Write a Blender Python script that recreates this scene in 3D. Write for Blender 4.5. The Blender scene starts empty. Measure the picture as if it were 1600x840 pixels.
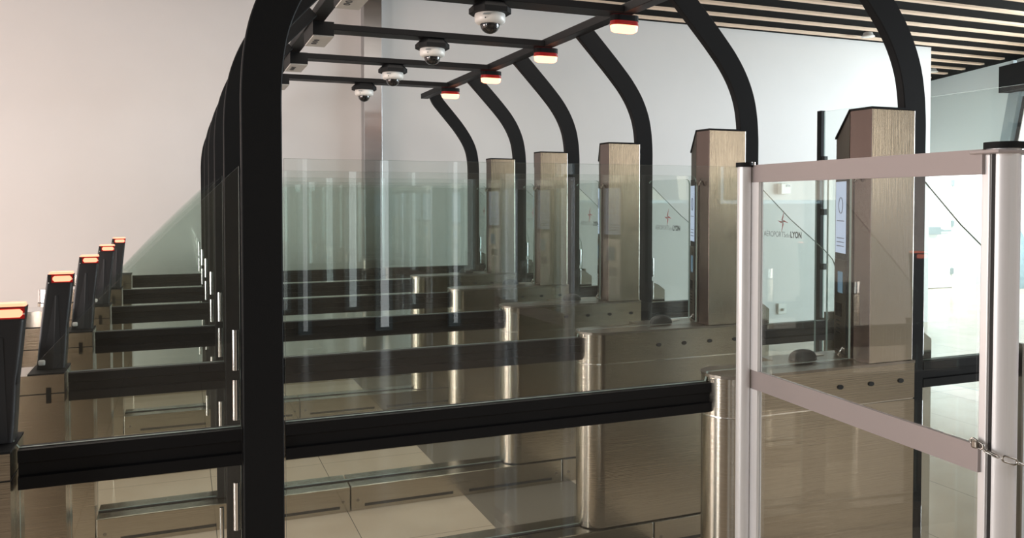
import bpy, bmesh, math, random
from mathutils import Vector, Matrix
PI = math.pi
random.seed(7)
SC = bpy.context.scene
COL = SC.collection

# ------------------------------------------------------------------ camera
TH, PH, F = 0.3807, 0.026, 1288.0
cam_d = bpy.data.cameras.new('camera')
cam_d.sensor_width = 36.0
cam_d.lens = 36.0 * F / 1600.0
cam_d.shift_y = -(420.0 - 346.0) / 1600.0
cam_d.clip_start = 0.05
cam_o = bpy.data.objects.new('camera', cam_d)
COL.objects.link(cam_o)
cam_o.location = (0, 0, 1.6)
cam_o.rotation_euler = (PI / 2 - PH, 0, -TH)
SC.camera = cam_o

# ------------------------------------------------------------------ colour management, world, lights
SC.view_settings.view_transform = 'Standard'
SC.view_settings.look = 'None'
SC.view_settings.gamma = 1.0
SC.view_settings.use_curve_mapping = False
SC.view_settings.exposure = 0.0
SC.cycles.max_bounces = 10
SC.cycles.transparent_max_bounces = 64
SC.cycles.use_denoising = True
SC.cycles.denoising_prefilter = 'ACCURATE'
SC.cycles.denoising_input_passes = 'RGB_ALBEDO_NORMAL'
SC.cycles.sample_clamp_indirect = 6.0

w = bpy.data.worlds.new('world')
SC.world = w
w.use_nodes = True
w.node_tree.nodes['Background'].inputs[0].default_value = (0.80, 0.90, 1.0, 1)
w.node_tree.nodes['Background'].inputs[1].default_value = 1.0


def area(name, loc, target, sx, sy, power, col):
    d = bpy.data.lights.new(name, 'AREA')
    d.shape = 'RECTANGLE'
    d.size, d.size_y, d.energy, d.color = sx, sy, power, col
    o = bpy.data.objects.new(name, d)
    COL.objects.link(o)
    o.location = loc
    v = Vector(target) - Vector(loc)
    o.rotation_euler = v.to_track_quat('-Z', 'Y').to_euler()
    return o


# daylight through the facade on the right, assumed left, front and lobby lights, and added unseen lights
area('facade_daylight', (13.6, 3.0, 1.9), (0, 4.6, 1.8), 7.0, 3.2, 1450, (0.83, 0.93, 1.0))
area('assumed_left_light', (-5.6, 4.6, 1.15), (1.5, 8.0, 0.9), 3.6, 1.3, 250, (1.0, 0.80, 0.72))  # assumed source out of view on the left, warms the lower back wall
area('assumed_front_light', (7.9, -4.85, 2.3), (4.0, 4.0, 1.8), 1.7, 1.4, 22, (1.0, 0.86, 0.70))  # assumed source of the kiosk highlights, the wall behind it is solid
area('lane_fill_light', (0.8, 4.2, 3.50), (0.8, 4.2, 0), 4.0, 3.6, 105, (1.0, 0.90, 0.80))  # added fill that brightens the lane floor, no fitting seen
area('left_streak_light', (-5.6, 0.6, 1.5), (1.6, 3.0, 1.2), 0.8, 2.7, 130, (1.0, 0.97, 0.93))  # added light that draws bright streaks on the cabinet noses
for i_, (x_, w_, e_) in enumerate(((2.22, 0.10, 1.8), (3.10, 0.05, 0.7), (1.30, 0.05, 0.45), (4.6, 0.16, 1.2))):
    area('front_streak_light', (x_, -4.9, 1.15), (x_, 0, 1.15), w_, 2.1, e_, (0.92, 0.98, 1.0))  # added strip lights, mirrored as vertical streaks in the glass
area('hall_fill_light', (3.4, -1.6, 3.50), (3.4, -1.6, 0), 4.0, 1.4, 85, (1.0, 0.95, 0.92))  # added fill behind the camera for the silver posts
area('bulkhead_fill_light', (8.9, 5.0, 3.35), (11.2, 9.2, 2.6), 1.2, 1.2, 75, (0.82, 0.97, 1.0))  # added unseen fill that brightens the bulkhead
area('assumed_lobby_light', (13.4, 8.8, 3.45), (13.4, 9.6, 0), 2.0, 1.6, 500, (0.95, 1.0, 1.0))  # assumed lamp out of view that brightens the lobby


# ------------------------------------------------------------------ materials
def new_mat(name):
    m = bpy.data.materials.new(name)
    m.use_nodes = True
    nt = m.node_tree
    return m, nt, nt.nodes['Principled BSDF']


def simple(name, col, rough=0.5, metal=0.0, spec=0.5, noise=0.0, nscale=30.0, stretch=(1, 1, 1), bump=0.0):
    m, nt, b = new_mat(name)
    b.inputs['Base Color'].default_value = (*col, 1)
    b.inputs['Roughness'].default_value = rough
    b.inputs['Metallic'].default_value = metal
    b.inputs['Specular IOR Level'].default_value = spec
    if noise or bump:
        tc = nt.nodes.new('ShaderNodeTexCoord')
        mp = nt.nodes.new('ShaderNodeMapping')
        mp.inputs['Scale'].default_value = stretch
        no = nt.nodes.new('ShaderNodeTexNoise')
        no.inputs['Scale'].default_value = nscale
        no.inputs['Detail'].default_value = 4
        nt.links.new(tc.outputs['Object'], mp.inputs[0])
        nt.links.new(mp.outputs[0], no.inputs['Vector'])
        if noise:
            mx = nt.nodes.new('ShaderNodeMixRGB')
            mx.blend_type = 'MULTIPLY'
            rp = nt.nodes.new('ShaderNodeMapRange')
            rp.inputs[1].default_value = 0.3
            rp.inputs[2].default_value = 0.7
            rp.inputs[3].default_value = 1 - noise
            rp.inputs[4].default_value = 1
            nt.links.new(no.outputs[0], rp.inputs[0])
            mx.inputs[0].default_value = 1
            mx.inputs[1].default_value = (*col, 1)
            nt.links.new(rp.outputs[0], mx.inputs[2])
            nt.links.new(mx.outputs[0], b.inputs['Base Color'])
        if bump:
            bp = nt.nodes.new('ShaderNodeBump')
            bp.inputs['Strength'].default_value = bump
            bp.inputs['Distance'].default_value = 0.002
            nt.links.new(no.outputs[0], bp.inputs['Height'])
            nt.links.new(bp.outputs[0], b.inputs['Normal'])
    return m


def emit(name, col, strength, base=(0.1, 0.1, 0.1)):
    m, nt, b = new_mat(name)
    b.inputs['Base Color'].default_value = (*base, 1)
    b.inputs['Emission Color'].default_value = (*col, 1)
    b.inputs['Emission Strength'].default_value = strength
    b.inputs['Roughness'].default_value = 0.3
    return m


def glass_mat(name, tint, refl=1.0, rough=0.0, smudge=0.0):
    m = bpy.data.materials.new(name)
    m.use_nodes = True
    nt = m.node_tree
    nt.nodes.clear()
    out = nt.nodes.new('ShaderNodeOutputMaterial')
    tr = nt.nodes.new('ShaderNodeBsdfTransparent')
    tr.inputs[0].default_value = (*tint, 1)
    gl = nt.nodes.new('ShaderNodeBsdfGlossy')
    gl.inputs['Roughness'].default_value = rough
    gl.inputs['Color'].default_value = (refl, refl, refl, 1)
    lw = nt.nodes.new('ShaderNodeLayerWeight')
    lw.inputs['Blend'].default_value = 0.5
    pw = nt.nodes.new('ShaderNodeMath')
    pw.operation = 'POWER'
    pw.inputs[1].default_value = 5.0
    nt.links.new(lw.outputs['Facing'], pw.inputs[0])
    fr = nt.nodes.new('ShaderNodeMath')
    fr.operation = 'MULTIPLY_ADD'
    fr.inputs[1].default_value = 0.96
    fr.inputs[2].default_value = 0.04
    nt.links.new(pw.outputs[0], fr.inputs[0])
    mx = nt.nodes.new('ShaderNodeMixShader')
    nt.links.new(fr.outputs[0], mx.inputs[0])
    nt.links.new(tr.outputs[0], mx.inputs[1])
    nt.links.new(gl.outputs[0], mx.inputs[2])
    nt.links.new(mx.outputs[0], out.inputs[0])
    return m


M = {}
M['black'] = simple('black powder coat', (0.013, 0.0135, 0.0145), 0.6, 0.0, 0.15, bump=0.15, nscale=400)
M['black_satin'] = simple('black satin metal', (0.009, 0.009, 0.010), 0.5, 0.0, 0.18)
M['groove'] = simple('black rubber groove', (0.008, 0.008, 0.008), 0.6)
M['steel'] = simple('brushed stainless steel', (0.49, 0.45, 0.385), 0.19, 1.0, noise=0.10, nscale=6, stretch=(1, 1, 60), bump=0.25)
M['steel_vertical'] = simple('vertically brushed stainless steel', (0.56, 0.51, 0.43), 0.22, 1.0, noise=0.10, nscale=6, stretch=(40, 40, 1), bump=0.2)
M['steel_dark'] = simple('dull stainless steel top', (0.30, 0.27, 0.235), 0.33, 1.0, noise=0.1, nscale=10)
M['chrome'] = simple('polished chrome', (0.80, 0.80, 0.80), 0.10, 1.0)
M['alu'] = simple('satin anodised aluminium', (0.90, 0.89, 0.90), 0.34, 0.22, noise=0.04, nscale=8, stretch=(60, 60, 1))
M['column_steel'] = simple('neutral brushed steel', (0.50, 0.50, 0.51), 0.3, 1.0, noise=0.1, nscale=3, stretch=(1, 1, 3))
M['mauve'] = simple('grey mauve painted bar', (0.41, 0.355, 0.35), 0.45, 0.15)
M['edge'] = simple('green cut glass edge', (0.27, 0.34, 0.315), 0.25)
M['glass'] = glass_mat('clear green tinted glass', (0.957, 0.977, 0.969))
M['glass_clear'] = glass_mat('clear thin glass', (0.98, 0.99, 0.985))
M['rubber'] = simple('dark grey rubber', (0.028, 0.028, 0.030), 0.45, 0.0, 0.35)
M['white_plastic'] = simple('white plastic', (0.80, 0.79, 0.76), 0.35)
M['dome'] = simple('smoked black dome', (0.01, 0.01, 0.012), 0.04, 0.0, 0.9)
M['grey_plate'] = simple('light grey plastic plate', (0.50, 0.49, 0.46), 0.5)
M['glow'] = emit('glowing salmon light strip', (1.0, 0.22, 0.12), 3.2)
M['glow_warm'] = emit('glowing warm red lamp diffuser', (1.0, 0.34, 0.17), 4.2)
M['red_shell'] = emit('translucent dark red lamp surround', (1.0, 0.02, 0.02), 0.13, (0.20, 0.01, 0.01))
M['screen'] = emit('lit pale blue screen', (0.62, 0.72, 0.95), 0.75)
M['screen_ink'] = simple('grey screen graphics', (0.12, 0.14, 0.20), 0.5)
M['blue_label'] = simple('blue printed label', (0.16, 0.30, 0.45), 0.4)
M['dark_window'] = simple('black reader window', (0.01, 0.01, 0.01), 0.12)
M['logo_red'] = simple('dark red print', (0.42, 0.035, 0.05), 0.5)
M['print_grey'] = simple('grey print', (0.27, 0.30, 0.31), 0.5)
M['print_dark'] = simple('dark grey print', (0.035, 0.04, 0.045), 0.5)
M['wood'] = simple('pale wooden slat', (0.86, 0.66, 0.50), 0.5, noise=0.10, nscale=6, stretch=(1, 20, 20))
M['ceil_black'] = simple('black ceiling void', (0.004, 0.004, 0.004), 0.9, 0.0, 0.1)
M['wall'] = simple('white painted plaster', (0.72, 0.71, 0.705), 0.7, noise=0.02, nscale=3)
M['wall_cool'] = simple('pale blue green wall panel', (0.66, 0.74, 0.74), 0.45)
M['wall_brown'] = simple('brown stone cladding', (0.20, 0.155, 0.105), 0.6, noise=0.3, nscale=2)
M['door'] = simple('white painted door', (0.72, 0.77, 0.77), 0.4)
M['frame_grey'] = simple('grey aluminium window frame', (0.33, 0.40, 0.42), 0.35, 0.5)
M['wrap'] = simple('blue grey cloth', (0.22, 0.33, 0.38), 0.6, noise=0.3, nscale=12)
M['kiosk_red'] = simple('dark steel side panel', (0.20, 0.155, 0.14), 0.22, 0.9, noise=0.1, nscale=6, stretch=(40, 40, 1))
M['chain'] = simple('galvanised chain steel', (0.50, 0.48, 0.45), 0.25, 1.0)
M['ext_white'] = simple('white cladding outside', (0.80, 0.82, 0.84), 0.6)
M['ext_grey'] = simple('dark grey windows outside', (0.10, 0.14, 0.16), 0.4)

# floor: large polished stone tiles with thin joints and a darker strip crossing the lanes
m, nt, b = new_mat('polished beige stone tiles')
tc = nt.nodes.new('ShaderNodeTexCoord')
sep = nt.nodes.new('ShaderNodeSeparateXYZ')
nt.links.new(tc.outputs['Object'], sep.inputs[0])


def mth(op, a, bb=None):
    n = nt.nodes.new('ShaderNodeMath')
    n.operation = op
    for i, v in enumerate((a, bb)):
        if v is None:
            continue
        if isinstance(v, (int, float)):
            n.inputs[i].default_value = v
        else:
            nt.links.new(v, n.inputs[i])
    return n.outputs[0]


def joint(sock, off, size, wdt):
    f = mth('FRACT', mth('DIVIDE', mth('ADD', sock, off), size))
    d = mth('ABSOLUTE', mth('SUBTRACT', f, 0.5))
    return mth('GREATER_THAN', d, 0.5 - wdt / size)


jx = joint(sep.outputs[0], 100 * 0.635 - 0.775, 0.635, 0.002)
jy = joint(sep.outputs[1], 99.1, 1.27, 0.002)
jj = mth('MAXIMUM', jx, jy)
ns = nt.nodes.new('ShaderNodeTexNoise')
ns.inputs['Scale'].default_value = 1.6
ns.inputs['Detail'].default_value = 7
nt.links.new(tc.outputs['Object'], ns.inputs['Vector'])
rmp = nt.nodes.new('ShaderNodeValToRGB')
rmp.color_ramp.elements[0].position = 0.35
rmp.color_ramp.elements[0].color = (0.52, 0.42, 0.32, 1)
rmp.color_ramp.elements[1].position = 0.65
rmp.color_ramp.elements[1].color = (0.62, 0.52, 0.41, 1)
nt.links.new(ns.outputs[0], rmp.inputs[0])
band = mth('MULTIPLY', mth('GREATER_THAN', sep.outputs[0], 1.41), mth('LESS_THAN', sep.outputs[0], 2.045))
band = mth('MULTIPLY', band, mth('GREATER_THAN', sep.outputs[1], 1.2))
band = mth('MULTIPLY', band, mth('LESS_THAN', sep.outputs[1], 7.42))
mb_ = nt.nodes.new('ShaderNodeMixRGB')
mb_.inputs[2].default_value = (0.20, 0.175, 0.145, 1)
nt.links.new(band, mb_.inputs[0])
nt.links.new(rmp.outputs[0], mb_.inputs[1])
mj = nt.nodes.new('ShaderNodeMixRGB')
mj.inputs[2].default_value = (0.20, 0.17, 0.14, 1)
nt.links.new(jj, mj.inputs[0])
nt.links.new(mb_.outputs[0], mj.inputs[1])
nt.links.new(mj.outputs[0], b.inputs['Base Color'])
b.inputs['Roughness'].default_value = 0.16
b.inputs['Specular IOR Level'].default_value = 0.5
M['floor'] = m


# ------------------------------------------------------------------ geometry helpers
class MB:
    def __init__(s):
        s.v, s.f, s.m, s.smooth = [], [], [], []

    def _add(s, vs, fs, mi=0, sm=False):
        o = len(s.v)
        s.v += [tuple(v) for v in vs]
        for f in fs:
            s.f.append(tuple(o + i for i in f))
            s.m.append(mi)
            s.smooth.append(sm)

    def box(s, x0, x1, y0, y1, z0, z1, mi=0):
        s._add([(x0, y0, z0), (x1, y0, z0), (x1, y1, z0), (x0, y1, z0), (x0, y0, z1), (x1, y0, z1), (x1, y1, z1), (x0, y1, z1)],
               [(0, 3, 2, 1), (4, 5, 6, 7), (0, 1, 5, 4), (1, 2, 6, 5), (2, 3, 7, 6), (3, 0, 4, 7)], mi)
        return s

    def loft(s, rings, mi=0, sm=False, cap_mi=None, closed=False):
        n = len(rings[0])
        vs = [p for r in rings for p in r]
        fs = []
        R = len(rings)
        for k in range(R if closed else R - 1):
            a, c = k * n, ((k + 1) % R) * n
            for i in range(n):
                j = (i + 1) % n
                fs.append((a + i, a + j, c + j, c + i))
        s._add(vs, fs, mi, sm)
        if not closed:
            cm = mi if cap_mi is None else cap_mi
            s._add(rings[0], [tuple(reversed(range(n)))], cm)
            s._add(rings[-1], [tuple(range(n))], cm)
        return s

    def prism_z(s, poly, z0, z1, mi=0, cap_mi=None, sm=False):
        return s.loft([[(x, y, z0) for x, y in poly], [(x, y, z1) for x, y in poly]], mi, sm, cap_mi)

    def prism_y(s, poly, y0, y1, mi=0, cap_mi=None, sm=False):
        # poly in (x, z)
        return s.loft([[(x, y1, z) for x, z in poly], [(x, y0, z) for x, z in poly]], mi, sm, cap_mi)

    def prism_x(s, poly, x0, x1, mi=0, cap_mi=None, sm=False):
        return s.loft([[(x0, y, z) for y, z in poly], [(x1, y, z) for y, z in poly]], mi, sm, cap_mi)

    def cyl(s, c, r, z0, z1, n=24, mi=0, cap_mi=None, ry=None):
        ry = ry or r
        p = [(c[0] + r * math.cos(2 * PI * i / n), c[1] + ry * math.sin(2 * PI * i / n)) for i in range(n)]
        return s.prism_z(p, z0, z1, mi, cap_mi, True)

    def lathe(s, c, prof, n=28, mi=0):
        # prof: (r, z) from top to bottom
        rings = [[(c[0] + r * math.cos(2 * PI * i / n), c[1] + r * math.sin(2 * PI * i / n), z) for i in range(n)] for r, z in prof]
        if prof[0][1] > prof[-1][1]:
            rings.reverse()
        return s.loft(rings, mi, True)

    def tube(s, pts, r, n=10, closed=False, mi=0):
        pts = [Vector(p) for p in pts]
        rings = []
        N = len(pts)
        ref = None
        for i, p in enumerate(pts):
            if closed:
                t = pts[(i + 1) % N] - pts[i - 1]
            else:
                t = pts[min(i + 1, N - 1)] - pts[max(i - 1, 0)]
            t.normalize()
            if ref is None:
                ref = t.orthogonal().normalized()
            u = (ref - t * ref.dot(t)).normalized()
            ref = u
            v = t.cross(u)
            rings.append([p + u * r * math.cos(2 * PI * k / n) + v * r * math.sin(2 * PI * k / n) for k in range(n)])
        return s.loft(rings, mi, True, closed=closed)

    def build(s, name, mats, parent=None, bevel=0.0, label=None, loc=None):
        me = bpy.data.meshes.new(name)
        me.from_pydata(s.v, [], s.f)
        if not isinstance(mats, (list, tuple)):
            mats = [mats]
        for mm in mats:
            me.materials.append(M[mm])
        me.polygons.foreach_set('material_index', s.m)
        me.polygons.foreach_set('use_smooth', s.smooth)
        me.update()
        o = bpy.data.objects.new(name, me)
        COL.objects.link(o)
        if loc:
            o.location = loc
        if parent:
            o.parent = parent
        if bevel:
            bv = o.modifiers.new('bevel', 'BEVEL')
            bv.width = bevel
            bv.segments = 2
            bv.limit_method = 'ANGLE'
            bv.angle_limit = math.radians(40)
        if label:
            o['label'] = label
        return o


def tag(o, label, cat, group=None):
    o['label'] = label
    o['category'] = cat
    if group:
        o['group'] = group
    return o


def thing(name, loc, label, cat, group=None, rz=0):
    o = bpy.data.objects.new(name, None)
    o.empty_display_size = 0.05
    COL.objects.link(o)
    o.location = loc
    o.rotation_euler = (0, 0, rz)
    return tag(o, label, cat, group)


def struct(o):
    o['kind'] = 'structure'
    return o


def copy_tree(root, loc, label):
    r = root.copy()
    COL.objects.link(r)
    r.location = loc
    r['label'] = label
    for ch in list(root.children):
        c = ch.copy()
        COL.objects.link(c)
        c.parent = r
        for g in list(ch.children):
            d = g.copy()
            COL.objects.link(d)
            d.parent = c
    return r


def text_mesh(body, size, mat, name, parent, offset=0.0, align='LEFT'):
    cu = bpy.data.curves.new('lettering', 'FONT')
    cu.body = body
    cu.size = size
    cu.align_x = align
    cu.extrude = 0.0004
    cu.offset = offset
    tmp = bpy.data.objects.new('lettering', cu)
    COL.objects.link(tmp)
    bpy.context.view_layer.update()
    dg = bpy.context.evaluated_depsgraph_get()
    me = bpy.data.meshes.new_from_object(tmp.evaluated_get(dg))
    bpy.data.objects.remove(tmp)
    bpy.data.curves.remove(cu)
    me.name = name
    me.materials.clear()
    me.materials.append(M[mat])
    return me


def YK(k):
    return 2.342 + 0.978 * (k - 1) + (0.174 if k == 6 else 0)


def YM(k):                      # middle of the lane between row k and k + 1
    return 2.342 + 0.978 * (k - 0.5)


ORD = ['nearest', 'second nearest', 'third nearest', 'fourth nearest', 'fifth nearest', 'farthest']

# ------------------------------------------------------------------ the setting
fl = struct(MB().box(-7, 17, -6, 13, -0.2, 0).build('floor', 'floor'))
ce = struct(MB().box(-7, 17, -6, 13, 3.591, 3.9).build('ceiling', 'ceil_black'))
ys = []
y = 7.80
while y > 2.9:
    ys.append(y)
    y -= 0.41
for i, y in enumerate(ys):
    MB().box(-6.0, 11.4, y - 0.035, y + 0.035, 3.568, 3.591).build('slat', 'wood', ce)
y = 7.80 + 0.43
AX, AY = 11.63, 10.22
DX, DY = -0.3089, -0.9511


def angled_x(y):
    return AX + (y - AY) * DX / DY


while y < 10.2:
    MB().box(9.25, angled_x(y) - 0.28, y - 0.035, y + 0.035, 3.568, 3.591).build('slat', 'wood', ce)
    y += 0.425
struct(MB().box(-6.0, 9.09, 8.0, 8.2, 0, 3.59).build('wall_back', 'wall'))
struct(MB().box(-6.2, -6.0, -5, 0.1, 0, 3.59).box(-6.2, -6.0, 6.6, 8.2, 0, 3.59).box(-6.2, -6.0, 0.1, 6.6, 0, 0.1)
       .box(-6.2, -6.0, 0.1, 6.6, 3.0, 3.59).build('wall_left', 'wall'))  # the opening in this unseen wall is assumed
struct(MB().box(-6.2, 13.0, -5.2, -5.0, 0, 3.59).build('wall_front', 'wall_brown'))
# added frames around the slit lights and the front light; the left window is assumed
def frame_y(n_, x0, x1, z0, z1, t_=0.05):  # added frame on the solid wall, with no opening
    struct(MB().box(x0 - t_, x0, -5.0, -4.93, z0 - t_, z1 + t_).box(x1, x1 + t_, -5.0, -4.93, z0 - t_, z1 + t_)
           .box(x0, x1, -5.0, -4.93, z1, z1 + t_).box(x0, x1, -5.0, -4.93, z0 - t_, z0).build('window_%d' % n_, 'frame_grey'))


for n_, (x_, w_) in enumerate(((2.22, 0.10), (3.10, 0.05), (1.30, 0.05), (4.6, 0.16))):  # frames added around the streak lights, the wall behind is solid
    frame_y(2 + n_, x_ - w_ / 2, x_ + w_ / 2, 0.1, 2.2)
frame_y(6, 7.05, 8.75, 1.6, 3.0)  # frame added around the front light, no window behind it
struct(MB().box(-6.15, -6.05, 0.1, 0.18, 0.1, 3.0).box(-6.15, -6.05, 1.1, 1.18, 0.1, 3.0).box(-6.15, -6.05, 2.7, 2.78, 0.1, 3.0)
       .box(-6.15, -6.05, 6.52, 6.6, 0.1, 3.0).box(-6.15, -6.05, 0.18, 6.52, 2.92, 3.0).build('window_7', 'frame_grey'))  # assumed window in the unseen left wall
# lobby beyond: far wall with a door
struct(MB().box(9.09, 16.5, 11.05, 11.25, 0, 3.59).build('wall_far', 'wall'))
struct(MB().box(8.89, 9.09, 8.2, 11.05, 0, 3.59).build('wall_lobby', 'wall'))
dr = struct(MB().box(12.30, 13.08, 11.005, 11.045, 0.01, 2.12).build('door_1', 'door'))
MB().box(13.08, 13.12, 10.99, 11.05, 0, 2.16).box(12.2, 12.29, 10.99, 11.05, 0, 2.16).box(12.2, 13.12, 10.99, 11.05, 2.13, 2.18).build('door_frame', 'white_plastic', dr)
for hz in (0.25, 1.12, 1.86):
    MB().box(13.045, 13.10, 10.975, 11.0, hz, hz + 0.11).build('hinge', 'frame_grey', dr)
MB().box(12.30, 12.72, 10.93, 10.99, 0.98, 1.12).box(12.72, 12.80, 10.95, 10.98, 1.03, 1.08).box(12.80, 13.0, 10.95, 10.97, 1.03, 1.06).box(12.4, 12.45, 10.98, 11.01, 1.0, 1.1).build('push_bar', 'frame_grey', dr)
# angled bulkhead above the lobby opening; its right end slants down with the window
e0 = Vector((AX - DX * 1.2, AY - DY * 1.2))
e1 = Vector((AX + DX * 2.02, AY + DY * 2.02))
e2 = Vector((AX + DX * 1.72, AY + DY * 1.72))
nx, ny = 0.9511 * 0.12, -0.3089 * 0.12
prof = [(e0.x, e0.y, 2.12), (e2.x, e2.y, 2.12), (e1.x, e1.y, 3.25), (e1.x, e1.y, 3.59), (e0.x, e0.y, 3.59)]
struct(MB().loft([[(x + nx, y + ny, z) for x, y, z in prof], prof]).build('wall_bulkhead', 'wall_cool'))


def on_wall(s, off, z):         # a point along the angled facade line
    return (AX + DX * s + 0.9511 * off, AY + DY * s - 0.3089 * off, z)


def wall_box(mb, s0, s1, o0, o1, z0, z1, lean=0.0):
    mb._add([on_wall(s0, o0, z0), on_wall(s1, o0, z0), on_wall(s1, o1, z0), on_wall(s0, o1, z0),
             on_wall(s0 + lean, o0, z1), on_wall(s1 + lean, o0, z1), on_wall(s1 + lean, o1, z1), on_wall(s0 + lean, o1, z1)],
            [(0, 3, 2, 1), (4, 5, 6, 7), (0, 1, 5, 4), (1, 2, 6, 5), (2, 3, 7, 6), (3, 0, 4, 7)])
    return mb


wn = struct(wall_box(wall_box(MB(), 1.76, 1.98, -0.06, 0.14, 2.1, 3.12, 0.26), 2.02, 7.5, -0.02, 0.10, 3.05, 3.12).build('window_1', 'frame_grey'))
wall_box(MB(), 2.0, 2.06, -0.01, 0.06, 2.1, 3.05, 0.25).build('window_seal', 'groove', wn)
wall_box(MB(), 2.04, 2.08, 0.0, 0.05, 2.1, 3.05, 0.25).build('window_bead', 'white_plastic', wn)
wall_box(MB(), 2.08, 7.5, 0.03, 0.045, 0.0, 3.06).build('pane', 'glass_clear', wn)
for s_ in (3.9, 5.7, 7.5):
    wall_box(MB(), s_, s_ + 0.12, -0.06, 0.14, 0.0, 3.05).build('mullion', 'frame_grey', wn)
struct(wall_box(MB(), 1.98, 7.6, -0.18, 0.14, 3.13, 3.50).build('trim_1', 'black'))
struct(wall_box(MB(), 2.1, 7.6, 0.0, 0.12, 3.50, 3.59).build('wall_facade', 'wall_cool'))
# neighbouring building seen through that window
nb = thing('neighbouring_building', (22.0, 12.2, 0), 'white building with dark window bands outside the top right window', 'building')
b_ = MB()
b_.box(0, 9, -12, 14, 0, 14)
b_.build('wall', 'ext_white', nb)
for z_ in (2.4, 4.3, 6.1):
    MB().box(-0.15, 0.05, -12, 14, z_, z_ + 0.85).build('window_band', 'ext_grey', nb)

# stainless column on the back wall
struct(MB().box(1.625, 1.80, 7.86, 8.0, 0, 3.57).build('trim_2', 'column_steel', bevel=0.004))
# wall socket and switch
o = MB().box(6.64, 6.76, 7.975, 8.0, 0.23, 0.36).build('wall_socket', 'white_plastic', bevel=0.006)
tag(o, 'small square white socket low on the back wall', 'socket')
MB().cyl((6.70, 7.972), 0.022, 0.27, 0.30, 12).build('socket_hole', 'grey_plate', o)
o = MB().box(6.63, 6.77, 7.93, 8.0, 1.67, 1.80).build('wall_sensor', 'white_plastic', bevel=0.008)
tag(o, 'small white box high on the back wall behind the top bar', 'sensor box')
MB().box(6.70, 6.76, 7.925, 7.935, 1.76, 1.785).build('sensor_window', 'dark_window', o)

# ceiling downlights
for i, (x, y) in enumerate([(7.6, 7.585), (10.6, 9.30)]):
    o = thing('ceiling_downlight', (x, y, 3.53), ['round white downlight below the slats behind the nearest right post', 'round white downlight at the slats beside the end of the back wall'][i], 'ceiling light')
    MB().lathe((0, 0), [(0.05, 0.061), (0.06, 0.03), (0.075, 0.02), (0.078, 0.010), (0.06, 0.012)]).build('housing', 'white_plastic', o)
    MB().cyl((0, 0), 0.058, 0.006, 0.012).build('diffuser', 'white_plastic', o)

# glass screen with dark post beyond the lanes
o = thing('glass_screen', (6.01, 6.6, 0), 'tall clear glass screen with dark end post near the back wall', 'glass screen')
MB().box(-0.025, 0.025, -0.03, 0.03, 0, 2.50).build('post', 'black', o)
g = MB().box(-0.006, 0.006, -2.2, -0.05, 0.05, 2.49)
g.m = [1, 1, 1, 0, 1, 0]
g.build('glass_pane', ['glass', 'edge'], o)
for z_ in (0.35, 0.9, 1.45, 1.98):
    MB().box(-0.02, 0.02, -0.075, -0.03, z_, z_ + 0.06).build('clamp', 'groove', o)

# covered bundle by the far wall
def blob(name, mat, cx, cy, prof, n=18, wob=0.12):
    mbb = MB()
    rings = []
    for (r, z, ox) in prof:
        rings.append([(cx + ox + r * (1 + wob * math.sin(3 * a + z * 7)) * math.cos(a), cy + 0.6 * r * (1 + wob * math.cos(2 * a + z * 5)) * math.sin(a), z) for a in [2 * PI * i / n for i in range(n)]])
    return mbb.loft(rings, 0, True).build(name, mat)


o = blob('covered_bundle', 'wrap', 14.15, 10.6, [(0.42, 0.0, 0), (0.44, 0.08, 0), (0.38, 0.4, 0.05), (0.30, 0.62, 0.10), (0.22, 0.78, 0.12), (0.13, 0.92, 0.12), (0.05, 1.02, 0.14), (0.02, 1.05, 0.14)])
tag(o, 'blue grey cloth-covered bundle standing by the far lobby wall', 'covered bundle')

# ------------------------------------------------------------------ black curved posts of the portal
CTR = 1.385


def cat(pts, n=6):
    out = []
    P = [pts[0]] + list(pts) + [pts[-1]]
    for i in range(1, len(P) - 2):
        p0, p1, p2, p3 = [Vector(q) for q in P[i - 1:i + 3]]
        for k in range(n):
            t = k / n
            out.append(0.5 * ((2 * p1) + (-p0 + p2) * t + (2 * p0 - 5 * p1 + 4 * p2 - p3) * t * t + (-p0 + 3 * p1 - 3 * p2 + p3) * t ** 3))
    out.append(Vector(P[-2]))
    return out


def rib(side, k):
    if k == 6:
        c = [(2.5685, 1.68), (2.5685, 1.80), (2.5675, 1.90), (2.558, 2.0), (2.535, 2.09), (2.49, 2.18), (2.42, 2.28), (2.34, 2.375), (2.265, 2.46), (2.215, 2.52), (2.19, 2.57)]
    else:
        c = [(2.5685, 1.68), (2.5685, 1.80), (2.568, 1.90), (2.560, 2.0), (2.541, 2.09), (2.503, 2.18), (2.448, 2.265), (2.38, 2.345), (2.31, 2.42), (2.19, 2.545), (2.16, 2.575)]
    c = [Vector((2.5685, 0.132))] + cat(c, 5)
    hw = 0.0535
    L, R = [], []
    for i, p in enumerate(c):
        t = (c[min(i + 1, len(c) - 1)] - c[max(i - 1, 0)]).normalized()
        n = Vector((t.y, -t.x))
        L.append(p - n * hw)
        R.append(p + n * hw)
    mb = MB()
    rings = []
    for l, r in zip(L, R):
        e = (r - l).normalized() * 0.003
        li, ri = l + e, r - e
        q = [(li.x, -0.018, li.y), (ri.x, -0.018, ri.y), (r.x, -0.015, r.y), (r.x, 0.015, r.y),
             (ri.x, 0.018, ri.y), (li.x, 0.018, li.y), (l.x, 0.015, l.y), (l.x, -0.015, l.y)]
        if side < 0:
            q = [(2 * CTR - x, y, z) for x, y, z in q]
        rings.append(q)
    mb.loft(rings)
    return mb


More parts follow.
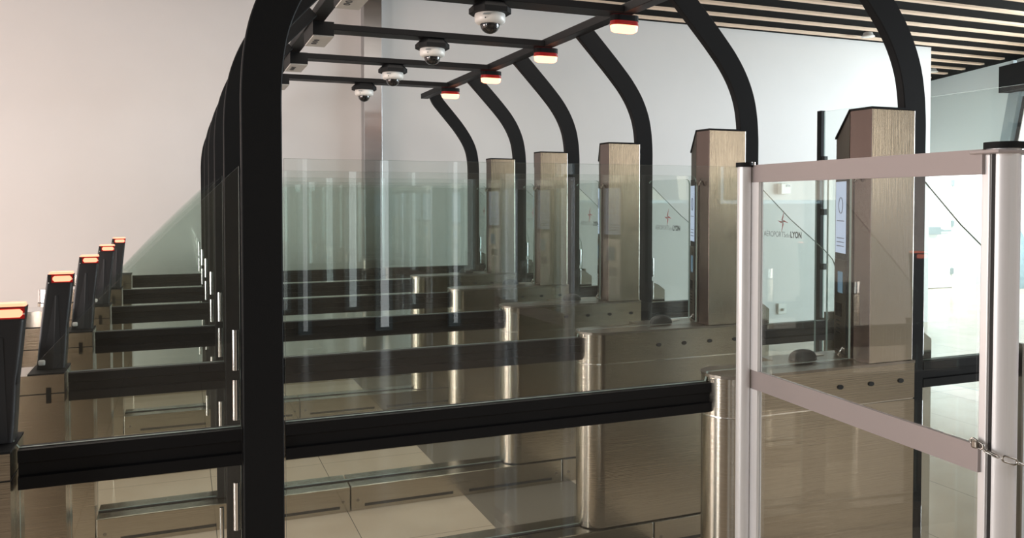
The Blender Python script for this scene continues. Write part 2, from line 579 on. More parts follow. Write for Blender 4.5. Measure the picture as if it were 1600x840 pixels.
RIBS_R = ['beside the nearest steel kiosk', 'beside the second nearest steel kiosk', 'beside the third nearest steel kiosk', 'beside the fourth nearest steel kiosk', 'beside the farthest steel kiosk', 'at the far end with no kiosk in front']
RIBS_L = ['widest and nearest of the left row', 'second from the front of the left row', 'third from the front of the left row', 'fourth from the front of the left row', 'fifth from the front of the left row', 'last of the left row']
for side, grp, txt in ((1, 'curved black posts right of the lanes', RIBS_R), (-1, 'curved black posts left of the lanes', RIBS_L)):
    for k in range(1, 7):
        if k == 1 or k == 6:
            o = rib(side, k).build('curved_post', 'black')
            if k == 1:
                first = o
        else:
            o = first.copy()
            COL.objects.link(o)
        o.location = (0, YK(k), 0)
        tag(o, 'flat black curved portal post, ' + txt[k - 1], 'post', grp)
for side in (1, -1):
    x0, x1 = (2.065, 2.135) if side > 0 else (2 * CTR - 2.135, 2 * CTR - 2.065)
    o = MB().box(x0, x1, 2.20, YK(6) + 0.03, 2.540, 2.585).build('roof_beam', 'black_satin', bevel=0.003)
    tag(o, 'long black overhead beam ' + ('carrying the red lamps, joining the right posts' if side > 0 else 'joining the tops of the left posts'), 'beam', 'long overhead beams')

# cross beams, cameras, lamps, sensor boxes, one set per lane
CR = ['over the second lane, passing out at the top of the photo', 'over the third lane, second highest in view', 'over the fourth lane, second lowest in view', 'over the fifth lane, lowest in view']
proto = None
for i, k in enumerate((2, 3, 4, 5)):
    Y = YM(k) - 0.10
    o = MB().box(2 * CTR - 2.064, 2.064, Y - 0.065, Y + 0.065, 2.541, 2.575).build('cross_beam', 'black_satin', bevel=0.002)
    tag(o, 'black cross beam ' + CR[i], 'beam', 'cross beams over the lanes')

OC = ['nearest and largest, at the top centre', 'second nearest', 'third nearest', 'farthest and smallest']
protoC = protoL = protoB = None
for i, k in enumerate((2, 3, 4, 5)):
    Y = YM(k) - 0.09
    if i == 0:
        protoC = thing('dome_camera', (1.375, Y, 2.54), '', 'camera', 'dome cameras under the cross beams')
        hexa = lambda r, ry: [(r, -ry * 0.45), (r, ry * 0.45), (r * 0.6, ry), (-r * 0.6, ry), (-r, ry * 0.45), (-r, -ry * 0.45), (-r * 0.6, -ry), (r * 0.6, -ry)]
        MB().loft([[(x, y, -0.052) for x, y in hexa(0.094, 0.085)], [(x, y, -0.028) for x, y in hexa(0.094, 0.085)], [(x, y, 0.0) for x, y in hexa(0.066, 0.062)]]).build('mount', 'black', protoC)
        hs = MB().lathe((0, 0), [(0.072, -0.053), (0.074, -0.060), (0.073, -0.088), (0.066, -0.097), (0.050, -0.101), (0.046, -0.101)], 32).build('housing', 'white_plastic', protoC)
        pr = [(0.047, -0.100)] + [(0.047 * math.cos(a), -0.104 - 0.042 * math.sin(a)) for a in [0.0, 0.35, 0.7, 1.0, 1.25, 1.45, 1.56]]
        MB().lathe((0, 0), pr, 28).build('dome', 'dome', protoC)
        MB().box(-0.058, -0.030, -0.0745, -0.058, -0.070, -0.066).build('marking', 'print_grey', hs)
        MB().cyl((-0.045, -0.059), 0.003, -0.086, -0.081, 8).build('screw', 'print_dark', hs)
        o = protoC
    else:
        o = copy_tree(protoC, (1.375, Y, 2.54), '')
    o['label'] = 'white security dome camera with smoked dome, ' + OC[i]
    # red lamp
    if i == 0:
        protoL = thing('signal_lamp', (2.105, Y, 2.54), '', 'lamp', 'red lamps under the right overhead beam')
        st = lambda a, b, n=8: [(a * 0.5 + b * math.cos(t), b * math.sin(t)) for t in [-PI / 2 + PI * j / n for j in range(n + 1)]] + [(-a * 0.5 + b * math.cos(t), b * math.sin(t)) for t in [PI / 2 + PI * j / n for j in range(n + 1)]]
        MB().prism_z(st(0.085, 0.034), -0.038, 0.0).build('housing', 'red_shell', protoL)
        MB().prism_z(st(0.086, 0.036), -0.03, -0.001).build('sleeve', 'black', protoL)
        MB().loft([[(x, y, -0.086) for x, y in st(0.075, 0.020)], [(x, y, -0.078) for x, y in st(0.082, 0.031)], [(x, y, -0.052) for x, y in st(0.085, 0.034)]], 0, True).build('diffuser', 'glow_warm', protoL)
        MB().prism_z(st(0.086, 0.0355), -0.052, -0.040).build('rim', 'red_shell', protoL)
        o = protoL
    else:
        o = copy_tree(protoL, (2.105, Y, 2.54), '')
    o['label'] = 'glowing red-orange oval lamp under the right beam, ' + ['nearest and largest', 'second nearest', 'third nearest', 'farthest and smallest'][i]
    # sensor box
    if i == 0:
        protoB = thing('sensor_box', (0.70, Y, 2.54), '', 'sensor box', 'sensor boxes at the left ends of the cross beams')
        MB().box(-0.055, 0.055, -0.28, 0.06, -0.073, 0.0).build('body', 'black', protoB)
        pl = MB().box(-0.053, 0.053, -0.278, 0.03, -0.080, -0.073).build('face_plate', 'grey_plate', protoB)
        for yy in (-0.17, -0.12, -0.07):
            MB().tube([(0.014 * math.cos(a) - 0.02, yy + 0.014 * math.sin(a), -0.0812) for a in [2 * PI * j / 14 for j in range(14)]], 0.0018, 6, True).build('symbol', 'print_dark', pl)
        o = protoB
    else:
        o = copy_tree(protoB, (0.70, Y, 2.54), '')
    o['label'] = 'black box with pale underside plate, ' + ['nearest, cut by the top edge', 'second nearest', 'third nearest', 'farthest, half hidden by the big post'][i]

# ------------------------------------------------------------------ glass barriers with their rails
def pane(mb_poly, y=0.010, th=0.010):
    g = MB()
    g.prism_y(mb_poly, y - th / 2, y + th / 2, 1, 0)
    return g


def rail_mb(x0, x1):
    mb = MB()
    # profile in (y, z), with a recessed track on both faces
    pr = [(-0.016, 0.884), (0.036, 0.884), (0.036, 0.915), (0.026, 0.918), (0.026, 0.948), (0.036, 0.951), (0.036, 0.982), (-0.016, 0.982), (-0.016, 0.951), (-0.006, 0.948), (-0.006, 0.918), (-0.016, 0.915)]
    return mb.prism_x(pr, x0, x1)


def arcpts(cx, cz, r, a0, a1, n=6):
    return [(cx + r * math.cos(math.radians(a0 + (a1 - a0) * i / n)), cz + r * math.sin(math.radians(a0 + (a1 - a0) * i / n))) for i in range(n + 1)]


def barrier(k):
    t = thing('glass_barrier', (0, YK(k), 0), '', 'glass barrier', 'glass barriers between the lanes')
    last = k == 6
    xm = 2.510 if last else 1.672
    rail_mb(-0.383, 0.145).build('rail', 'black_satin', t)
    rail_mb(0.260, xm).build('rail', 'black_satin', t)
    rail_mb(2.625, 3.145).build('rail', 'black_satin', t)
    G = ['glass', 'edge']
    # upper panes
    pane([(-0.455, 1.035), (-0.40, 1.010), (-0.383, 0.984), (0.143, 0.984), (0.143, 1.692), (-0.02, 1.532), (-0.22, 1.326), (-0.40, 1.128), (-0.475, 1.04)]).build('glass_pane', G, t)
    if last:
        pane([(0.262, 0.984), (2.508, 0.984), (2.508, 1.715), (0.262, 1.715)]).build('glass_pane', G, t)
        pane([(0.262, 0.134), (2.508, 0.134), (2.508, 0.882), (0.262, 0.882)]).build('glass_pane', G, t)
    else:
        pane([(0.262, 0.984), (1.65, 0.984), (1.66, 1.016), (2.283, 1.016), (2.283, 1.68)] + arcpts(2.250, 1.685, 0.030, 0, 90, 5) + [(0.262, 1.715)]).build('glass_pane', G, t)
        pane([(0.262, 0.134), (1.66, 0.134), (1.66, 0.882), (0.262, 0.882)]).build('glass_pane', G, t)
    pane([(2.626, 0.984), (3.145, 0.984), (3.145, 1.20), (3.140, 1.245), (3.115, 1.295), (3.06, 1.345), (2.84, 1.505), (2.626, 1.690)]).build('glass_pane', G, t)
    pane([(-0.383, 0.134), (0.143, 0.134), (0.143, 0.882), (-0.383, 0.882)]).build('glass_pane', G, t)
    pane([(2.626, 0.134), (3.145, 0.134), (3.145, 0.882), (2.626, 0.882)]).build('glass_pane', G, t)
    # clamps at the posts
    for x in (0.131, 2.640):
        for z0, z1 in ((1.002, 1.112), (1.138, 1.248), (0.30, 0.42), (0.70, 0.83)):
            MB().cyl((x, 0.010), 0.0085, z0, z1, 12).build('glass_clamp', 'chrome', t)
    # clip on the left and the end post on the right
    MB().box(-0.478, -0.455, -0.008, 0.002, 1.014, 1.034).build('glass_clip', 'white_plastic', t, bevel=0.006)
    MB().box(3.147, 3.165, -0.03, 0.05, 0.0, 1.02).box(3.10, 3.147, 0.036, 0.05, 0.80, 1.02).build('end_post', 'steel_dark', t)
    return t


BL = ['nearest full-length glass barrier with thick black rail, beside the big black post',
      'second glass barrier from the camera, its rail ending at the second steel cabinet',
      'third glass barrier from the camera, its rail ending at the third steel cabinet',
      'fourth glass barrier from the camera, its rail ending at the fourth steel cabinet',
      'fifth glass barrier from the camera, its rail ending at the farthest steel cabinet',
      'last glass barrier by the back wall, with an unbroken rail and no cabinet']
b1 = barrier(1)
b1['label'] = BL[0]
for k in range(2, 6):
    copy_tree(b1, (0, YK(k), 0), BL[k - 1])
b6 = barrier(6)
b6['label'] = BL[5]

# steel plinths along the floor
def plinth():
    t = thing('floor_plinth', (0, 0, 0), '', 'plinth', 'steel plinths under the barriers')
    for x0, x1, slots in ((-0.381, 0.787, [(-0.28, 0.14), (0.27, 0.735)]), (0.793, 1.989, [(0.863, 1.342), (1.433, 1.925)]), (1.995, 3.14, [(2.08, 2.5), (2.62, 3.06)])):
        s_ = MB().box(x0, x1, -0.092, 0.112, 0.0, 0.128)
        s_ = s_.build('segment', 'steel', t, bevel=0.003)
        for a, c in slots:
            MB().box(a, c, -0.0935, -0.090, 0.020, 0.034).build('slot', 'groove', s_)
        for xx in (x0 + 0.035, x1 - 0.035):
            MB().prism_y([(xx + 0.008 * math.cos(q), 0.055 + 0.008 * math.sin(q)) for q in [2 * PI * j / 10 for j in range(10)]], -0.0935, -0.090).build('bolt', 'steel_dark', s_)
    MB().box(-0.381, 3.14, -0.004, 0.022, 0.129, 0.1315).build('glass_channel', 'groove', t)
    return t


pp = plinth()
PLL = ['nearest low steel plinth, at the foot of the first barrier', 'second low steel plinth, along the bottom edge of the photo', 'third low steel plinth from the camera', 'fourth low steel plinth from the camera', 'fifth low steel plinth from the camera', 'last low steel plinth, at the foot of the back wall barrier']
for k in range(1, 7):
    if k == 1:
        pp.location = (0, YK(1), 0)
        pp['label'] = PLL[0]
    else:
        copy_tree(pp, (0, YK(k), 0), PLL[k - 1])

# ------------------------------------------------------------------ steel cabinets with rounded noses
def nose_poly(x0, x1, y0=-0.08, y1=0.10, n=14, inset=0.0):
    r = (y1 - y0) / 2 - inset
    cy = (y1 + y0) / 2
    cx = x0 + inset + r
    return [(x1 - inset, cy - r), (x1 - inset, cy + r)] + [(cx + r * math.cos(a), cy + r * math.sin(a)) for a in [PI / 2 + PI * i / n for i in range(n + 1)]]


def nose_shell(x0, x1, z0, z1, cap=0):
    mb = MB()
    p = nose_poly(x0, x1)
    mb.loft([[(x, y, z0) for x, y in p], [(x, y, z1) for x, y in p]])
    # smooth only the round side
    n = len(p)
    for i in range(n):
        mb.smooth[i] = 2 <= i < n - 1
    return mb


def cabinet():
    t = thing('gate_cabinet', (0, 0, 0), '', 'cabinet', 'steel cabinets with rounded noses')
    nose_shell(1.655, 2.508, 0.133, 0.866).build('lower_body', 'steel', t)
    up = nose_shell(1.655, 2.508, 0.871, 1.000).build('upper_body', 'steel', t)
    for x in (2.020, 2.1565, 2.298, 2.440):
        MB().prism_y([(x + 0.013 * math.cos(q) * (1 if abs(math.cos(q)) > 0.3 else 0.8), 0.939 + 0.0085 * math.sin(q)) for q in [2 * PI * (j + 0.5) / 8 for j in range(8)]], -0.0835, -0.079).build('sensor_eye', 'groove', up)
    p = nose_poly(1.652, 2.508, -0.083, 0.103)
    tp = MB()
    tp.prism_z(p, 1.0005, 1.010)
    tp.build('top_plate', 'steel_dark', t)
    MB().box(2.02, 2.508, 0.104, 0.19, 0.96, 1.009).build('reader_shelf', 'steel_dark', t)
    MB().prism_z(nose_poly(1.658, 2.505, -0.077, 0.097), 0.8662, 0.8708).build('seam', 'chrome', t)
    # finger reader dome
    mb = MB()
    rings = []
    for a in [0.0, 0.25, 0.55, 0.85, 1.15, 1.4, 1.55]:
        rr = math.cos(a) ** 0.7
        rings.append([(2.134 + 0.060 * rr * math.cos(q), 0.085 + 0.034 * rr * math.sin(q), 1.010 + 0.037 * math.sin(a)) for q in [2 * PI * j / 24 for j in range(24)]])
    mb.loft(rings, 0, True)
    mb.build('finger_reader', 'rubber', t)
    MB().box(2.225, 2.265, 0.12, 0.16, 1.0095, 1.0115).build('notice_plate', 'grey_plate', t)
    return t


CB = ['nearest steel cabinet with rounded nose, partly behind the silver barrier post', 'second nearest steel cabinet with rounded nose', 'third nearest steel cabinet with rounded nose', 'fourth nearest steel cabinet with rounded nose', 'farthest and smallest steel cabinet with rounded nose']
cp = cabinet()
for k in range(1, 6):
    if k == 1:
        cp.location = (0, YK(1), 0)
        cp['label'] = CB[0]
    else:
        copy_tree(cp, (0, YK(k), 0), CB[k - 1])

# ------------------------------------------------------------------ kiosk towers
def kiosk():
    t = thing('kiosk_tower', (0, 0, 0), '', 'kiosk', 'steel kiosk towers')
    zb, zt = 1.011, 1.928
    # front shell
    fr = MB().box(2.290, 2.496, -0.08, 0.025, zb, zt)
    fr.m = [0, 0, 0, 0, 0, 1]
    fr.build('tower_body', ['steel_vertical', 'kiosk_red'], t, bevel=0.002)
    # rear console: its face turns towards the passenger, roof slopes down
    poly = [(2.290, 0.026), (2.496, 0.026), (2.496, 0.155), (2.350, 0.155)]
    bot = [(x, y, zb) for x, y in poly]
    top = [(x, y, zt if y < 0.1 else 1.832) for x, y in poly]
    MB().loft([bot, top]).build('console', 'steel_dark', t)
    MB().loft([[(2.288, -0.082, zt + 0.0005), (2.498, -0.082, zt + 0.0005), (2.498, 0.026, zt + 0.0005), (2.288, 0.026, zt + 0.0005)], [(2.288, -0.082, zt + 0.007), (2.498, -0.082, zt + 0.007), (2.498, 0.026, zt + 0.007), (2.288, 0.026, zt + 0.007)]]).build('top_cap', 'black', t)
    MB().loft([[(2.286, 0.026, zt), (2.498, 0.026, zt), (2.498, 0.158, 1.834), (2.345, 0.158, 1.834)], [(2.286, 0.026, zt + 0.007), (2.498, 0.026, zt + 0.007), (2.498, 0.158, 1.841), (2.345, 0.158, 1.841)]]).build('sloped_cap', 'black', t)
    # panel on the console face: local u along the face, out along its normal
    a = Vector((2.290, 0.026, 0))
    d = (Vector((2.350, 0.155, 0)) - a)
    L = d.length
    d.normalize()
    nrm = Vector((-d.y, d.x, 0))

    def fbox(u0, u1, z0, z1, o0, o1):
        mb = MB()
        q = [a + d * u0 + nrm * o0, a + d * u1 + nrm * o0, a + d * u1 + nrm * o1, a + d * u0 + nrm * o1]
        mb.loft([[(p.x, p.y, z0) for p in reversed(q)], [(p.x, p.y, z1) for p in reversed(q)]])
        return mb
    fbox(0.004, L - 0.004, 1.02, 1.70, 0.0, 0.003).build('front_panel', 'groove', t)
    sc = fbox(0.02, L - 0.014, 1.40, 1.67, 0.003, 0.005).build('screen', 'screen', t)
    c = a + d * (L * 0.5) + nrm * 0.0058
    mb = MB()
    mb.tube([(c.x + d.x * 0.022 * math.cos(q), c.y + d.y * 0.022 * math.cos(q), 1.58 + 0.03 * math.sin(q)) for q in [2 * PI * j / 18 for j in range(18)]], 0.0014, 6, True)
    for z in (1.455, 1.44, 1.425, 1.52):
        mb2 = fbox(0.035, L - 0.03, z, z + 0.003, 0.005, 0.0058)
        mb._add(mb2.v, mb2.f)
    mb.build('screen_graphic', 'screen_ink', sc)
    lo = fbox(0.012, L - 0.010, 1.03, 1.375, 0.003, 0.006).build('reader_plate', 'steel_dark', t)
    fbox(0.04, L - 0.05, 1.25, 1.33, 0.006, 0.0075).build('label', 'blue_label', lo)
    fbox(0.05, L - 0.03, 1.16, 1.21, 0.006, 0.0085).build('card_window', 'dark_window', lo)
    for z in (1.14, 1.125, 1.11, 1.095):
        fbox(0.06, L - 0.04, z, z + 0.006, 0.006, 0.0075).build('slit', 'groove', lo)
    # cable at the foot
    MB().tube([(2.300, 0.07, 1.012), (2.288, 0.07, 1.02), (2.296, 0.062, 1.04), (2.312, 0.055, 1.06), (2.314, 0.055, 1.08)], 0.004, 8).build('cable', 'chrome', t)
    # small hook bracket near the glass corner
    MB().tube([(2.286, -0.02, 1.69), (2.275, -0.022, 1.67), (2.268, -0.02, 1.668), (2.262, -0.018, 1.69)], 0.004, 8).build('hook', 'steel_dark', t)
    return t


KL = ['nearest steel kiosk tower, seen through the silver barrier gate', 'second nearest steel kiosk tower, left of the silver post', 'third nearest steel kiosk tower', 'fourth nearest steel kiosk tower', 'farthest and smallest steel kiosk tower']
kp = kiosk()
for k in range(1, 6):
    if k == 1:
        kp.location = (0, YK(1), 0)
        kp['label'] = KL[0]
    else:
        copy_tree(kp, (0, YK(k), 0), KL[k - 1])

# ------------------------------------------------------------------ swing glass doors with the airport's lettering
mt_name = text_mesh('AÉROPORTS', 0.036, 'print_grey', 'lettering', None, -0.0004)
mt_de = text_mesh('de', 0.028, 'print_grey', 'lettering', None, -0.0003)
mt_lyon = text_mesh('LYON', 0.038, 'print_dark', 'lettering', None, 0.0009)


def mesh_w(me):
    xs = [v.co.x for v in me.vertices]
    return min(xs), max(xs)


def leaf_proto():
    t = thing('glass_door_leaf', (0, 0, 0), '', 'glass door', 'swing glass doors across the lanes')
    # local: leaf lies along y, centred, facing -x
    z0, z1, hw, r = 0.16, 1.716, 0.213, 0.035
    pts = [(-hw, z0), (hw, z0), (hw, z1 - r)] + arcpts(hw - r, z1 - r, r, 0, 90, 6)[1:] + arcpts(-hw + r, z1 - r, r, 90, 180, 6) + [(-hw, z1 - r)]
    mb = MB().prism_x(pts, -0.005, 0.005, 1, 0)
    mb.build('glass_pane', ['glass', 'edge'], t)
    # lettering: reads along -y seen from -x
    total = 0.258
    w1 = mesh_w(mt_name)
    w2 = mesh_w(mt_de)
    w3 = mesh_w(mt_lyon)
    L1, L2, L3 = 0.150, 0.030, 0.072
    cur = total / 2
    for me, ww, L in ((mt_name, w1, L1), (mt_de, w2, L2), (mt_lyon, w3, L3)):
        o = bpy.data.objects.new('lettering', me)
        COL.objects.link(o)
        o.parent = t
        sx = L / (ww[1] - ww[0])
        o.matrix_local = Matrix(((0, 0, -1, -0.0057), (-sx, 0, 0, cur + ww[0] * sx), (0, 1.05, 0, 1.428), (0, 0, 0, 1)))
        cur -= L + 0.003
    # four-pointed star, tilted
    arms = [(78, 0.052), (-8, 0.040), (262, 0.052), (172, 0.034)]
    mb = MB()
    poly = []
    for a, L in arms:
        a = math.radians(a)
        poly += [(L * math.cos(a), L * math.sin(a)), (0.012 * math.cos(a + PI / 4), 0.012 * math.sin(a + PI / 4))]
    ccw = poly
    # star faces as triangles about the centre, mirrored on y so it reads from -x
    for i in range(0, 8, 2):
        tip, q0, q1 = ccw[i], ccw[i - 1], ccw[(i + 1) % 8]
        for mi, q in ((0, q0), (1, q1)):
            A_, B_, C_ = (0, 0), q, tip
            vs = [(-0.0052, -p[0] - 0.002, 1.50 + p[1]) for p in (A_, B_, C_)] + [(-0.0060, -p[0] - 0.002, 1.50 + p[1]) for p in (A_, B_, C_)]
            mb._add(vs, [(3, 4, 5), (0, 2, 1), (0, 1, 4, 3), (1, 2, 5, 4), (2, 0, 3, 5)], mi)
    mb.build('star_logo', ['print_grey', 'logo_red'], t)
    return t


LW = ['first', 'second', 'third', 'fourth', 'fifth']
lp = leaf_proto()
ft = True
for k in range(1, 6):
    for far in (True, False):
        y = YK(k + 1) - 0.225 if far else YK(k) + 0.255
        lab = 'clear glass door leaf with airport lettering, %s half of the %s lane from the camera' % ('far' if far else 'near', LW[k - 1])
        if ft:
            lp.location = (2.60, y, 0)
            lp['label'] = lab
            ft = False
        else:
            copy_tree(lp, (2.60, y, 0), lab)
# chrome drive housings that carry the doors
def housing():
    t = thing('door_drive_housing', (0, 0, 0), '', 'door housing', 'chrome door drive housings behind the right posts')
    top = [(2.535, 1.112), (2.60, 1.110), (2.66, 1.104), (2.72, 1.082), (2.768, 1.048)]
    pf = [(2.535, 0.132), (2.768, 0.132)] + list(reversed(top))
    MB().prism_y(pf, 0.075, 0.145).build('shell', 'chrome', t, bevel=0.006)
    MB().cyl((2.772, 0.11), 0.008, 0.132, 1.045, 12).build('edge_rod', 'steel_dark', t)
    MB().box(2.592, 2.608, 0.036, 0.074, 0.60, 0.72).box(2.592, 2.608, 0.036, 0.074, 0.25, 0.37).build('hinge_arm', 'chrome', t)
    return t


hp = housing()
HL = ['nearest rounded chrome door housing, behind the silver post', 'second nearest rounded chrome door housing', 'third nearest rounded chrome door housing, left of the second kiosk', 'fourth nearest rounded chrome door housing, left of the third kiosk', 'fifth nearest rounded chrome door housing', 'farthest rounded chrome door housing']
for k in range(1, 7):
    if k == 1:
        hp.location = (0, YK(1), 0)
        hp['label'] = HL[0]
    else:
        copy_tree(hp, (0, YK(k), 0), HL[k - 1])

# ------------------------------------------------------------------ entry cabinets and fins at the left
def entry_cab():
    t = thing('entry_cabinet', (0, 0, 0), '', 'cabinet', 'steel entry cabinets at the left')
    nose_shell(-0.76, -0.388, 0.0, 0.926).build('lower_body', 'steel', t)
    up = nose_shell(-0.76, -0.388, 0.930, 0.994).build('upper_body', 'steel', t)
    MB().prism_z(nose_poly(-0.758, -0.388, -0.078, 0.098), 0.9262, 0.9298).build('seam', 'groove', t)
    MB().box(-0.500, -0.387, -0.082, 0.102, 0.9945, 1.000).build('fin_seat', 'black', t)
    # raised document reader with rounded end
    nose_shell(-0.76, -0.565, 0.9945, 1.024).build('reader_base', 'steel', t)
    nose_shell(-0.757, -0.567, 1.0245, 1.030).build('reader_gap', 'groove', t)
    nose_shell(-0.76, -0.565, 1.0305, 1.100).build('document_reader', 'chrome', t)
    MB().box(-0.444, -0.428, -0.0825, -0.079, 0.895, 0.950).build('status_window', 'dark_window', t)
    return t


ec = entry_cab()
EL = ['nearest steel entry cabinet, at the bottom left corner', 'second nearest steel entry cabinet, under the second red-topped fin', 'third nearest steel entry cabinet, under the third red-topped fin', 'fourth nearest steel entry cabinet, under the fourth red-topped fin', 'fifth nearest steel entry cabinet, under the farthest red-topped fin', 'farthest steel entry cabinet, carrying no fin']
for k in range(1, 7):
    if k == 1:
        ec.location = (0, YK(1), 0)
        ec['label'] = EL[0]
    else:
        copy_tree(ec, (0, YK(k), 0), EL[k - 1])


def rrect(cx, cy, hx, hy, r, n=4):
    out = []
    for sx, sy, a0 in ((1, -1, -90), (1, 1, 0), (-1, 1, 90), (-1, -1, 180)):
        for i in range(n + 1):
            a = math.radians(a0 + 90 * i / n)
            out.append((cx + sx * (hx - r) + r * math.cos(a), cy + sy * (hy - r) + r * math.sin(a)))
    return out


def fin():
    t = thing('signal_fin', (0, 0, 0), '', 'light fin', 'black fins with red lights')
    secs = [(1.000, -0.440, 0.045, 0.038), (1.06, -0.435, 0.0445, 0.036), (1.15, -0.4285, 0.043, 0.033), (1.24, -0.418, 0.0425, 0.030), (1.30, -0.411, 0.0418, 0.028), (1.335, -0.406, 0.0415, 0.027)]
    mb = MB()
    mb.loft([[(x, y, z) for x, y in rrect(cx, 0.035, hx, hy, 0.010)] for z, cx, hx, hy in secs], 0, True)
    body = mb.build('fin_body', 'rubber', t)
    # raised crease on the face
    MB().loft([[(-0.470, -0.0035, 1.002), (-0.405, -0.0035, 1.002), (-0.430, -0.010, 1.002)], [(-0.424, 0.0045, 1.26), (-0.414, 0.0045, 1.26), (-0.419, 0.003, 1.26)]], 0, False).build('crease', 'rubber', body)
    ca = MB()
    ca.loft([[(x, y, 1.3355) for x, y in rrect(-0.406, 0.035, 0.0395, 0.025, 0.010)], [(x, y, 1.343) for x, y in rrect(-0.405, 0.036, 0.036, 0.022, 0.008)]], 0, True)
    ca.build('light_cap', 'glow', t)
    MB().box(-0.446, -0.365, 0.0055, 0.009, 1.303, 1.336).build('light_surround', 'rubber', t)
    MB().box(-0.434, -0.366, 0.004, 0.0055, 1.306, 1.334).build('light_gasket', 'red_shell', t)
    MB().prism_y([(-0.424, 1.310), (-0.376, 1.310), (-0.370, 1.316), (-0.370, 1.324), (-0.376, 1.330), (-0.424, 1.330), (-0.430, 1.324), (-0.430, 1.316)], 0.002, 0.006).build('light_strip', 'glow', t)
    for x, z in ((-0.443, 1.306), (-0.3675, 1.318)):
        MB().box(x - 0.0015, x + 0.0015, 0.003, 0.006, z - 0.002, z + 0.002).build('stud', 'white_plastic', t)
    return t


fp = fin()
FL = ['nearest and largest', 'second nearest', 'third nearest', 'fourth nearest', 'farthest and smallest']
for k in range(1, 6):
    lab = 'black leaning fin with glowing red light on top, ' + FL[k - 1]
    if k == 1:
        fp.location = (0, YK(1), 0)
        fp['label'] = lab
    else:
        copy_tree(fp, (0, YK(k), 0), lab)

# ------------------------------------------------------------------ silver barrier gate in the right foreground
A0 = Vector((1.394, 1.813, 0))
B0 = Vector((1.4000, 1.070, 0))
t = thing('barrier_gate', (0, 0, 0), 'silver gate of clear glass with two flat mauve bars between round posts', 'gate')
Ba = Vector((1.414, 1.807, 0))
Bb = Vector((1.3630, 1.081, 0))
d = (Bb - Ba)
GL = d.length
d.normalize()
nr = Vector((-d.y, d.x, 0))


def gbox(u0, u1, o0, o1, z0, z1):
    mb = MB()
    q = [Ba + d * u0 + nr * o0, Ba + d * u1 + nr * o0, Ba + d * u1 + nr * o1, Ba + d * u0 + nr * o1]
    mb.loft([[(p.x, p.y, z0) for p in q], [(p.x, p.y, z1) for p in q]])
    return mb


gbox(0.0, GL, -0.005, 0.005, 1.647, 1.693).build('top_bar', 'mauve', t, bevel=0.002)
gbox(0.0, GL, -0.005, 0.005, 1.098, 1.148).build('middle_bar', 'mauve', t, bevel=0.002)
gbox(0.0, GL, -0.005, 0.005, 0.10, 0.148).build('bottom_bar', 'mauve', t, bevel=0.002)
gbox(0.006, 0.040, -0.007, 0.007, 0.148, 1.098).build('frame_strip', 'alu', t)
gbox(0.006, 0.040, -0.007, 0.007, 1.148, 1.647).build('frame_strip', 'alu', t)
g = gbox(0.040, GL - 0.012, 0.001, 0.004, 1.1485, 1.6465)
g.build('glass_pane', 'glass_clear', t)
g = gbox(0.040, GL - 0.012, 0.001, 0.004, 0.1485, 1.0975)
g.build('glass_pane', 'glass_clear', t)
for z in (1.150, 1.095, 1.645, 1.695):
    c = Ba + d * 0.004
    MB().cyl((c.x, c.y), 0.006, z - 0.006, z + 0.006, 12).build('hinge_bolt', 'chrome', t)


def round_post(name, c, r, zt, label, capmat='black', plate=False):
    t = thing(name, (c[0], c[1], 0), label, 'post', 'silver round posts of the gate')
    MB().cyl((0, 0), r, 0, zt - 0.012, 36).build('tube', 'alu', t)
    MB().cyl((0, 0), r + 0.0045, zt - 0.012, zt, 24).build('cap', capmat, t)
    MB().cyl((0, 0), r * 1.12, 0, 0.008, 24).build('foot_plate', 'alu', t)
    return t


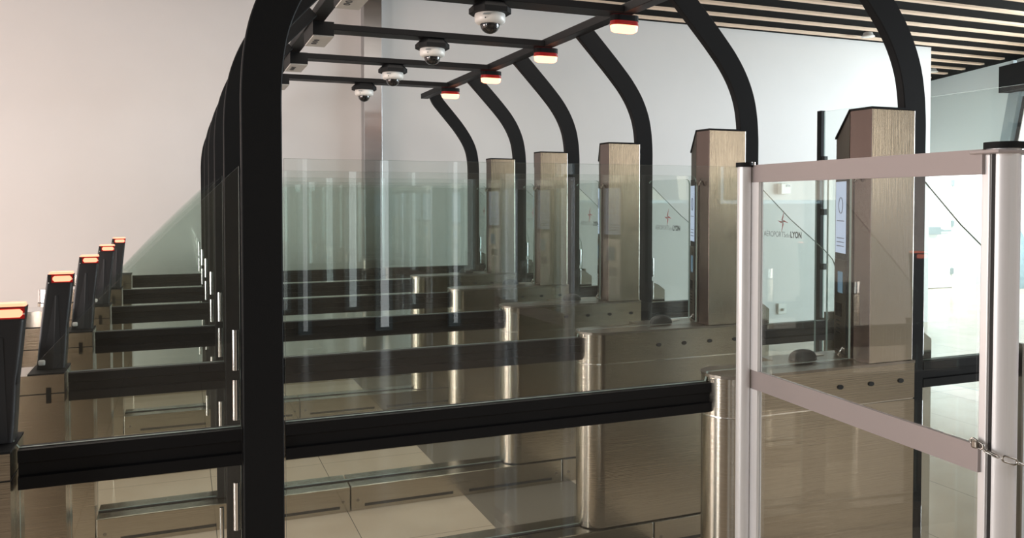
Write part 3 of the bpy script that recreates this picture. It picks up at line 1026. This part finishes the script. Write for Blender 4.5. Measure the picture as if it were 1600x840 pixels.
pa = round_post('barrier_post', (1.395, 1.815), 0.0185, 1.700, 'slim silver round post with black cap holding the left end of the gate')
MB().cyl((0.016, -0.014), 0.004, 0.02, 1.69, 8).build('channel', 'steel_dark', pa)
pb = round_post('barrier_post', (1.3985, 1.070), 0.0285, 1.706, 'thick silver round post with black cap wrapped by the chain')
MB().box(-0.052, 0.06, -0.03, 0.03, 1.684, 1.691).build('collar_plate', 'mauve', pb, bevel=0.002)
MB().box(-0.033, -0.025, 0.002, 0.018, 0.01, 1.684).build('channel', 'alu', pb, bevel=0.002)
MB().box(-0.0285, -0.027, -0.006, 0.001, 0.01, 1.684).build('seal', 'groove', pb)
pc = round_post('barrier_post', (1.462, 1.035), 0.0285, 1.709, 'silver round post cut by the right edge of the photo')
MB().box(-0.034, -0.022, -0.022, 0.004, 0.01, 1.684).build('channel', 'alu', pc, bevel=0.002)

# chain around the thick post
pts = []
cx, cy = 1.3985, 1.070
ch = thing('steel_chain', (0, 0, 0), 'galvanised steel chain looped around the thick silver post', 'chain')
path = []
for i in range(9):
    u = i / 8.0
    a = math.radians(172 + 105 * u)
    rr = 0.0405
    path.append((cx + rr * math.cos(a), cy + rr * math.sin(a), 1.150 - 0.030 * u))
ex = [(1.425, 1.022, 1.116), (1.452, 1.000, 1.113), (1.480, 0.990, 1.112)]
centers = [(1.3555, 1.082, 1.152), (1.3605, 1.056, 1.140), (1.379, 1.034, 1.132), (1.403, 1.0255, 1.124), (1.428, 1.016, 1.118), (1.452, 1.001, 1.115), (1.476, 0.993, 1.114)]
for i, c in enumerate(centers):
    c = Vector(c)
    nxt = Vector(centers[i + 1]) if i + 1 < len(centers) else c + (c - Vector(centers[i - 1]))
    prv = Vector(centers[i - 1]) if i else c - (nxt - c)
    tdir = (nxt - prv).normalized()
    upv = Vector((0, 0, 1)) if i % 2 == 0 else tdir.cross(Vector((0, 0, 1))).normalized()
    side = upv if i % 2 == 0 else upv
    side = (side - tdir * side.dot(tdir)).normalized()
    hl, hw = 0.0125, 0.0055
    loop = []
    for j in range(20):
        q = 2 * PI * j / 20
        ex_ = math.cos(q)
        sg = 1 if ex_ >= 0 else -1
        loop.append(c + tdir * (sg * (hl - hw) + hw * ex_) + side * hw * math.sin(q))
    MB().tube(loop, 0.0019, 8, True).build('chain_link', 'chain', ch)
MB().box(1.349, 1.360, 1.078, 1.090, 1.143, 1.158).build('fastener', 'steel_dark', ch, bevel=0.003)
